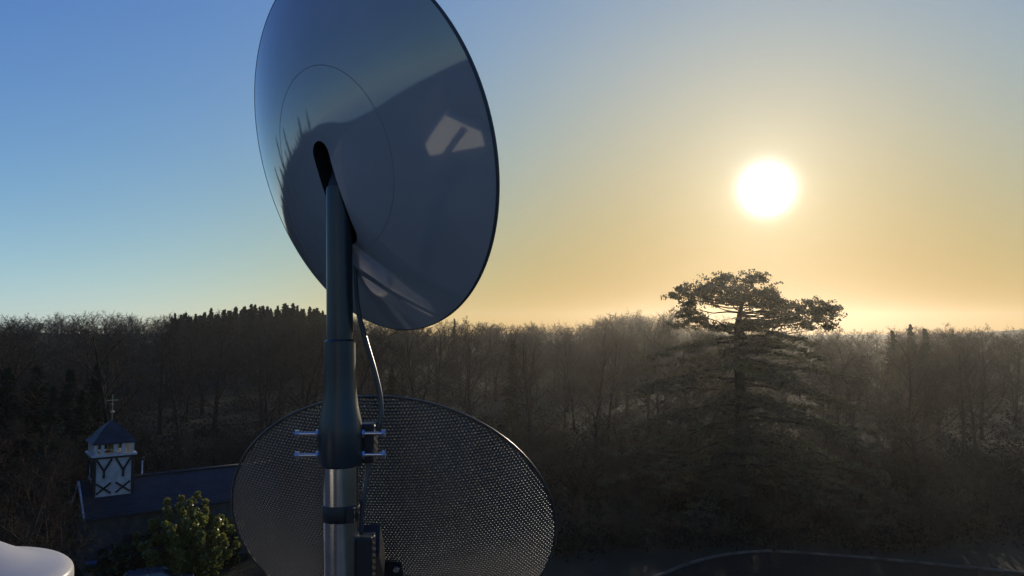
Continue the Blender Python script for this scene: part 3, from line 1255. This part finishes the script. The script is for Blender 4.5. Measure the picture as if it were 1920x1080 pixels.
def build_big_dish():
    base = ax(690)
    root = thing('round_antenna_dish', base, 'large glossy round dish seen from behind, on top of the pole', 'dish antenna')
    # closed lens: domed back (towards the viewer), nearly flat front
    prof = []
    for i in range(0, 41):
        r = RAD * i / 40 * .987
        prof.append((r, DOME * (1 - (r / RAD) ** 2)))
    prof += [(RAD * .996, .0005), (RAD, -.003), (RAD * .996, -.006), (RAD * .97, -.008), (RAD * .6, -.008), (0, -.008)]
    mb = MB().lathe(prof, DC, DN, 144)
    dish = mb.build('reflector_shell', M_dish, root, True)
    # slot pocket for the mast
    cut = MB()
    va, vb = .012, -.112
    uc, wd = -.006, .021
    ring = []
    for k in range(13):
        t = math.pi * k / 12
        ring.append((uc + wd * math.cos(t), va + wd * math.sin(t)))
    for k in range(13):
        t = math.pi + math.pi * k / 12
        ring.append((uc + wd * math.cos(t), vb + wd * math.sin(t)))
    n = len(ring)
    V = [dloc(u, v, .012) for u, v in ring] + [dloc(u, v, .12) for u, v in ring]
    F = [tuple(range(n - 1, -1, -1)), tuple(range(n, 2 * n))] + [(k, (k + 1) % n, n + (k + 1) % n, n + k) for k in range(n)]
    cobj = mesh_obj('slot_cutter', V, F, M_dark)
    md = dish.modifiers.new('slot', 'BOOLEAN')
    md.object = cobj
    md.solver = 'EXACT'
    o0 = Vector(ORG[root.name])
    cobj.location = (0, 0, 0)
    dish.data.materials.append(M_dark)
    bpy.context.view_layer.update()
    dg = bpy.context.evaluated_depsgraph_get()
    nm = bpy.data.meshes.new_from_object(dish.evaluated_get(dg))
    dish.modifiers.clear()
    dish.data = nm
    nm.shade_smooth()
    nm.set_sharp_from_angle(angle=R(25))
    # pocket faces take the black plastic
    if len(nm.materials) < 2:
        nm.materials.append(M_dark)
    for f in nm.polygons:
        c = f.center + o0 - DC
        u, v, w = c.dot(DU), c.dot(DV), c.dot(DN)
        nn = f.normal
        rr = math.hypot(u, v)
        inside = (abs(u - uc) < wd + .002 and vb - wd - .002 < v < va + wd + .002)
        surf = DOME * (1 - (rr / RAD) ** 2)
        if inside and 0 < w < surf - .0012:
            f.material_index = 1
        else:
            f.material_index = 0
    bpy.data.objects.remove(cobj)
    # rim band
    MB().lathe([(RAD * .997, .0010), (RAD + .0004, 0), (RAD + .0006, -.003), (RAD + .0004, -.0055), (RAD * .997, -.0066)], DC, DN, 160).build('rim', M_dishedge, root, True)
    # seam ring of the hub cover
    rs = .48 * RAD
    pr = []
    for k in range(7):
        t = math.pi * k / 6
        pr.append((rs + .0006 * math.cos(t), DOME * (1 - (rs / RAD) ** 2) + .0003 * math.sin(t)))
    MB().lathe(pr, DC, DN, 160).build('hub_seam', M_seam, root, True)
    # gimbal yoke inside the slot
    piv = dloc(-.006, -.004, .026)
    MB().lathe([(0, -.018), (.017, -.018), (.017, .018), (0, .018)], piv, tuple(DU), 20).build('pivot_barrel', M_dark, root, 'auto')
    # mast: from the pivot straight down, then the flared foot
    top = AX0.copy()
    m = MB()
    m.tube([piv, ax(345), ax(372), ax(420)], [.0125, .0165, .0192, .0197], 32)
    m.build('mast_neck', M_dark, root, True)
    ys = [(352, .0192), (358, .0199), (636, .0203), (640, .0236), (690, .0238), (730, .0246), (762, .0272), (790, .0318), (806, .0334), (866, .0336), (871, .0326), (872, .027)]
    m = MB().tube([ax(y) for y, r in ys], [r for y, r in ys], 48)
    mast = m.build('mast', M_mast, root, 'auto')
    # side rib of the flared foot and four clamp bolts with hex heads
    for py in (813, 853):
        c = ax(py)
        for s in (-1, 1):
            d = Vector((s, .06 * s, 0)).normalized()
            b = MB()
            b.tube([c + d * .028, c + d * .063], .0032, 12)
            bo = b.build('clamp_bolt', M_bolt, root, 'auto')
            MB().tube([c + d * .063, c + d * .0685], .0066, 6).build('bolt_head', M_bolt, bo)
            MB().tube([c + d * .0335, c + d * .037], .0068, 6).build('nut', M_bolt, bo)
    # rear clamp shell of the foot, behind the pole on the right
    q = ax(834)
    MB().box(q + Vector((.036, .03, 0)), (.026, .04, .06)).build('clamp_block', M_dark, root, bevel=.004)
    return root, piv


dish_root, PIV = build_big_dish()


def build_pole():
    bot = AX1 + AXD * 1.0
    rzv = roof_z(bot.x, bot.y)
    t = (rzv - .15 - AX1.z) / AXD.z
    bot = AX1 + AXD * t
    root = thing('support_pole', bot, 'galvanised steel pole carrying the round dish, with a black strap', 'pole')
    MB().tube([ax(874), bot], .0272, 48).build('tube', M_pole, root, 'auto')
    c = ax(959)
    d = AXD * .0125
    prof_r = .0285
    st = MB().tube([c - d, c - d * .9, c + d * .9, c + d], [.0276, prof_r, prof_r, .0276], 40).build('strap', M_dark, root, 'auto')
    MB().box(c + Vector((.02, -.024, 0)), (.012, .008, .022)).build('buckle', M_dark, st, bevel=.001)
    f = Vector((bot.x, bot.y, rzv + .02))
    MB().lathe([(.03, .16), (.045, .12), (.07, .02), (.12, -.02), (.12, -.12)], f, n=32).build('roof_flashing', M_slate, root, True)


build_pole()

# cable from the slot down to the clamp
cp = [at(655, 425, 1.20), at(663, 470, 1.205), at(667, 540, 1.205), at(673, 590, 1.205), at(686, 640, 1.20), at(702, 695, 1.195), at(713, 745, 1.19), at(713, 785, 1.185), at(704, 812, 1.18), at(694, 838, 1.17), at(690, 880, 1.165), at(682, 930, 1.155), at(676, 1000, 1.15), at(676, 1100, 1.15)]
MBc = MB().tube([tuple(q) for q in smooth_curve(cp, 8)], .0042, 10)
cb_ = MBc.build('cable', M_cable, None, True)
tag(cb_, 'thin dark cable hanging from the dish slot beside the mast', 'cable')


# ------------------------------------------------------------------ perforated dish
def build_mesh_dish():
    C0 = Vector(at(738, 985, 1.43))
    e = R(31)
    n = Vector((-.05, -math.cos(e), -math.sin(e))).normalized()
    v = (Vector((0, 0, 1)) - n * n.z).normalized()
    u = v.cross(n)
    Ra, Dp = .314, .068
    root = thing('perforated_dish', C0, 'dark perforated mesh dish behind the pole, below the round dish', 'dish antenna')
    pitch = .0064
    cells = []
    row = pitch * math.sqrt(3) / 2
    nr = int(Ra / row) + 1
    for j in range(-nr, nr + 1):
        for i in range(-int(Ra / pitch) - 1, int(Ra / pitch) + 2):
            x = i * pitch + (j % 2) * pitch / 2
            y = j * row
            if x * x + (y / .97) ** 2 < (Ra - .003) ** 2:
                cells.append((x, y))
    cells = np.array(cells)
    m = len(cells)
    ang = np.radians(30 + 60 * np.arange(6))
    ro = pitch / math.sqrt(3)
    ri = pitch * .35
    U, Vv, Nn, C = map(np.array, (u, v, n, C0))
    OV = .97                                # wide oval outline

    def put(r, off):
        x = cells[:, 0:1] + r * np.cos(ang)
        y = cells[:, 1:2] + r * np.sin(ang)
        w = Dp * (1 - (x * x + (y / OV) ** 2) / Ra ** 2) + off
        return C + x[..., None] * U + y[..., None] * Vv + w[..., None] * Nn
    P = np.concatenate([put(ro, 0), put(ri, 0), put(ro, -.0018), put(ri, -.0018)], 1)   # m,24,3
    base = []
    for k in range(6):
        k2 = (k + 1) % 6
        base.append((k, k2, 6 + k2, 6 + k))
        base.append((6 + k, 6 + k2, 18 + k2, 18 + k))
        base.append((12 + k2, 12 + k, 18 + k, 18 + k2))
    F = (np.arange(m)[:, None, None] * 24 + np.array(base)[None]).reshape(-1, 4)
    raw_obj('reflector_mesh', P.reshape(-1, 3), F, M_mesh, root)
    # rolled rim with a flange towards the front
    rp = [tuple(C0 + u * (Ra * math.cos(t)) + v * (Ra * OV * math.sin(t))) for t in [2 * math.pi * k / 140 for k in range(141)]]
    MB().tube(rp, .0021, 8, False).build('rim', M_rim, root, True)

    def l(a, b, w):
        return C0 + u * a + v * b + n * w
    Mx = Matrix((u, v, n)).transposed()
    # back bracket: plate, two cheeks, clamp round the pole
    plate = MB().box(l(-.01, -.055, Dp + .006), (.075, .075, .006), Mx).build('back_plate', M_dark, root, bevel=.001)
    for a in (-.038, .018):
        for b in (-.083, -.027):
            MB().tube([l(a, b, Dp + .011), l(a, b, Dp + .017)], .006, 6).build('bolt_head', M_bolt, plate)
    pc = ax(1030)
    MB().beam(l(-.02, -.03, Dp + .006), Vector((pc.x + .035, pc.y + .05, pc.z)), .03, .05).build('bracket_arm', M_dark, root, bevel=.002)
    MB().box(Vector((pc.x + .036, pc.y + .006, pc.z - .02)), (.026, .034, .08)).build('pole_clamp', M_dark, root, bevel=.003)
    # feed arm and receiver on the far side
    MB().tube([l(0, -Ra * .8 + .01, -.01), l(0, -Ra * 1.1, -.08), l(0, -.42, -.16)], .008, 12).build('feed_arm', M_dark, root, True)
    MB().lathe([(0, -.05), (.022, -.05), (.024, .0), (.03, .01), (.03, .04), (0, .045)], l(0, -.415, -.17), tuple(n), 20).build('receiver_head', M_dark, root, True)


build_mesh_dish()


# ------------------------------------------------------------------ white cowl, bottom left corner
def build_cowl():
    D = 1.5
    k = D / FPX
    o = Vector(at(-98, 1015, D))
    pr = [(0, 0), (30, -2), (62, -9), (88, -20), (112, -34), (140, -48), (165, -56), (188, -62), (200, -69), (206, -78), (207, -95), (203, -104), (196, -104), (194, -80), (150, -60), (60, -18), (0, -8)]
    zr = roof_z(o.x, o.y)
    root = thing('vent_cowl', (o.x, o.y, zr), 'smooth white bell-shaped cowl in the bottom left corner', 'vent cowl')
    q = []
    for i in range(len(pr) - 1):
        q.append(pr[i])
    sm = smooth_curve([np.array(p) for p in pr[:11]], 5)
    prof = [(p[0] * k, p[1] * k) for p in sm] + [(p[0] * k, p[1] * k) for p in pr[11:]]
    MB().lathe(prof, o, n=96).build('hood', M_white, root, True)
    MB().lathe([(.09, -.06), (.09, zr - .3 - o.z)], o, n=32).build('pipe', M_white, root, True)


build_cowl()


# ================================================================== haze
def build_haze():
    m = bpy.data.materials.new('haze')
    m.use_nodes = True
    nt = m.node_tree
    nt.nodes.remove(nt.nodes['Principled BSDF'])
    pv = nt.nodes.new('ShaderNodeVolumePrincipled')
    pv.inputs['Color'].default_value = (.95, .91, .84, 1)
    pv.inputs['Density'].default_value = 0.0002
    pv.inputs['Anisotropy'].default_value = 0.78
    nt.links.new(pv.outputs[0], nt.nodes['Material Output'].inputs['Volume'])
    o = MB().box((0, 0, -19), (2040, 2040, 122)).build('haze', m)
    tag(o, 'thin pale haze in the evening air', 'haze', kind='stuff')


build_haze()
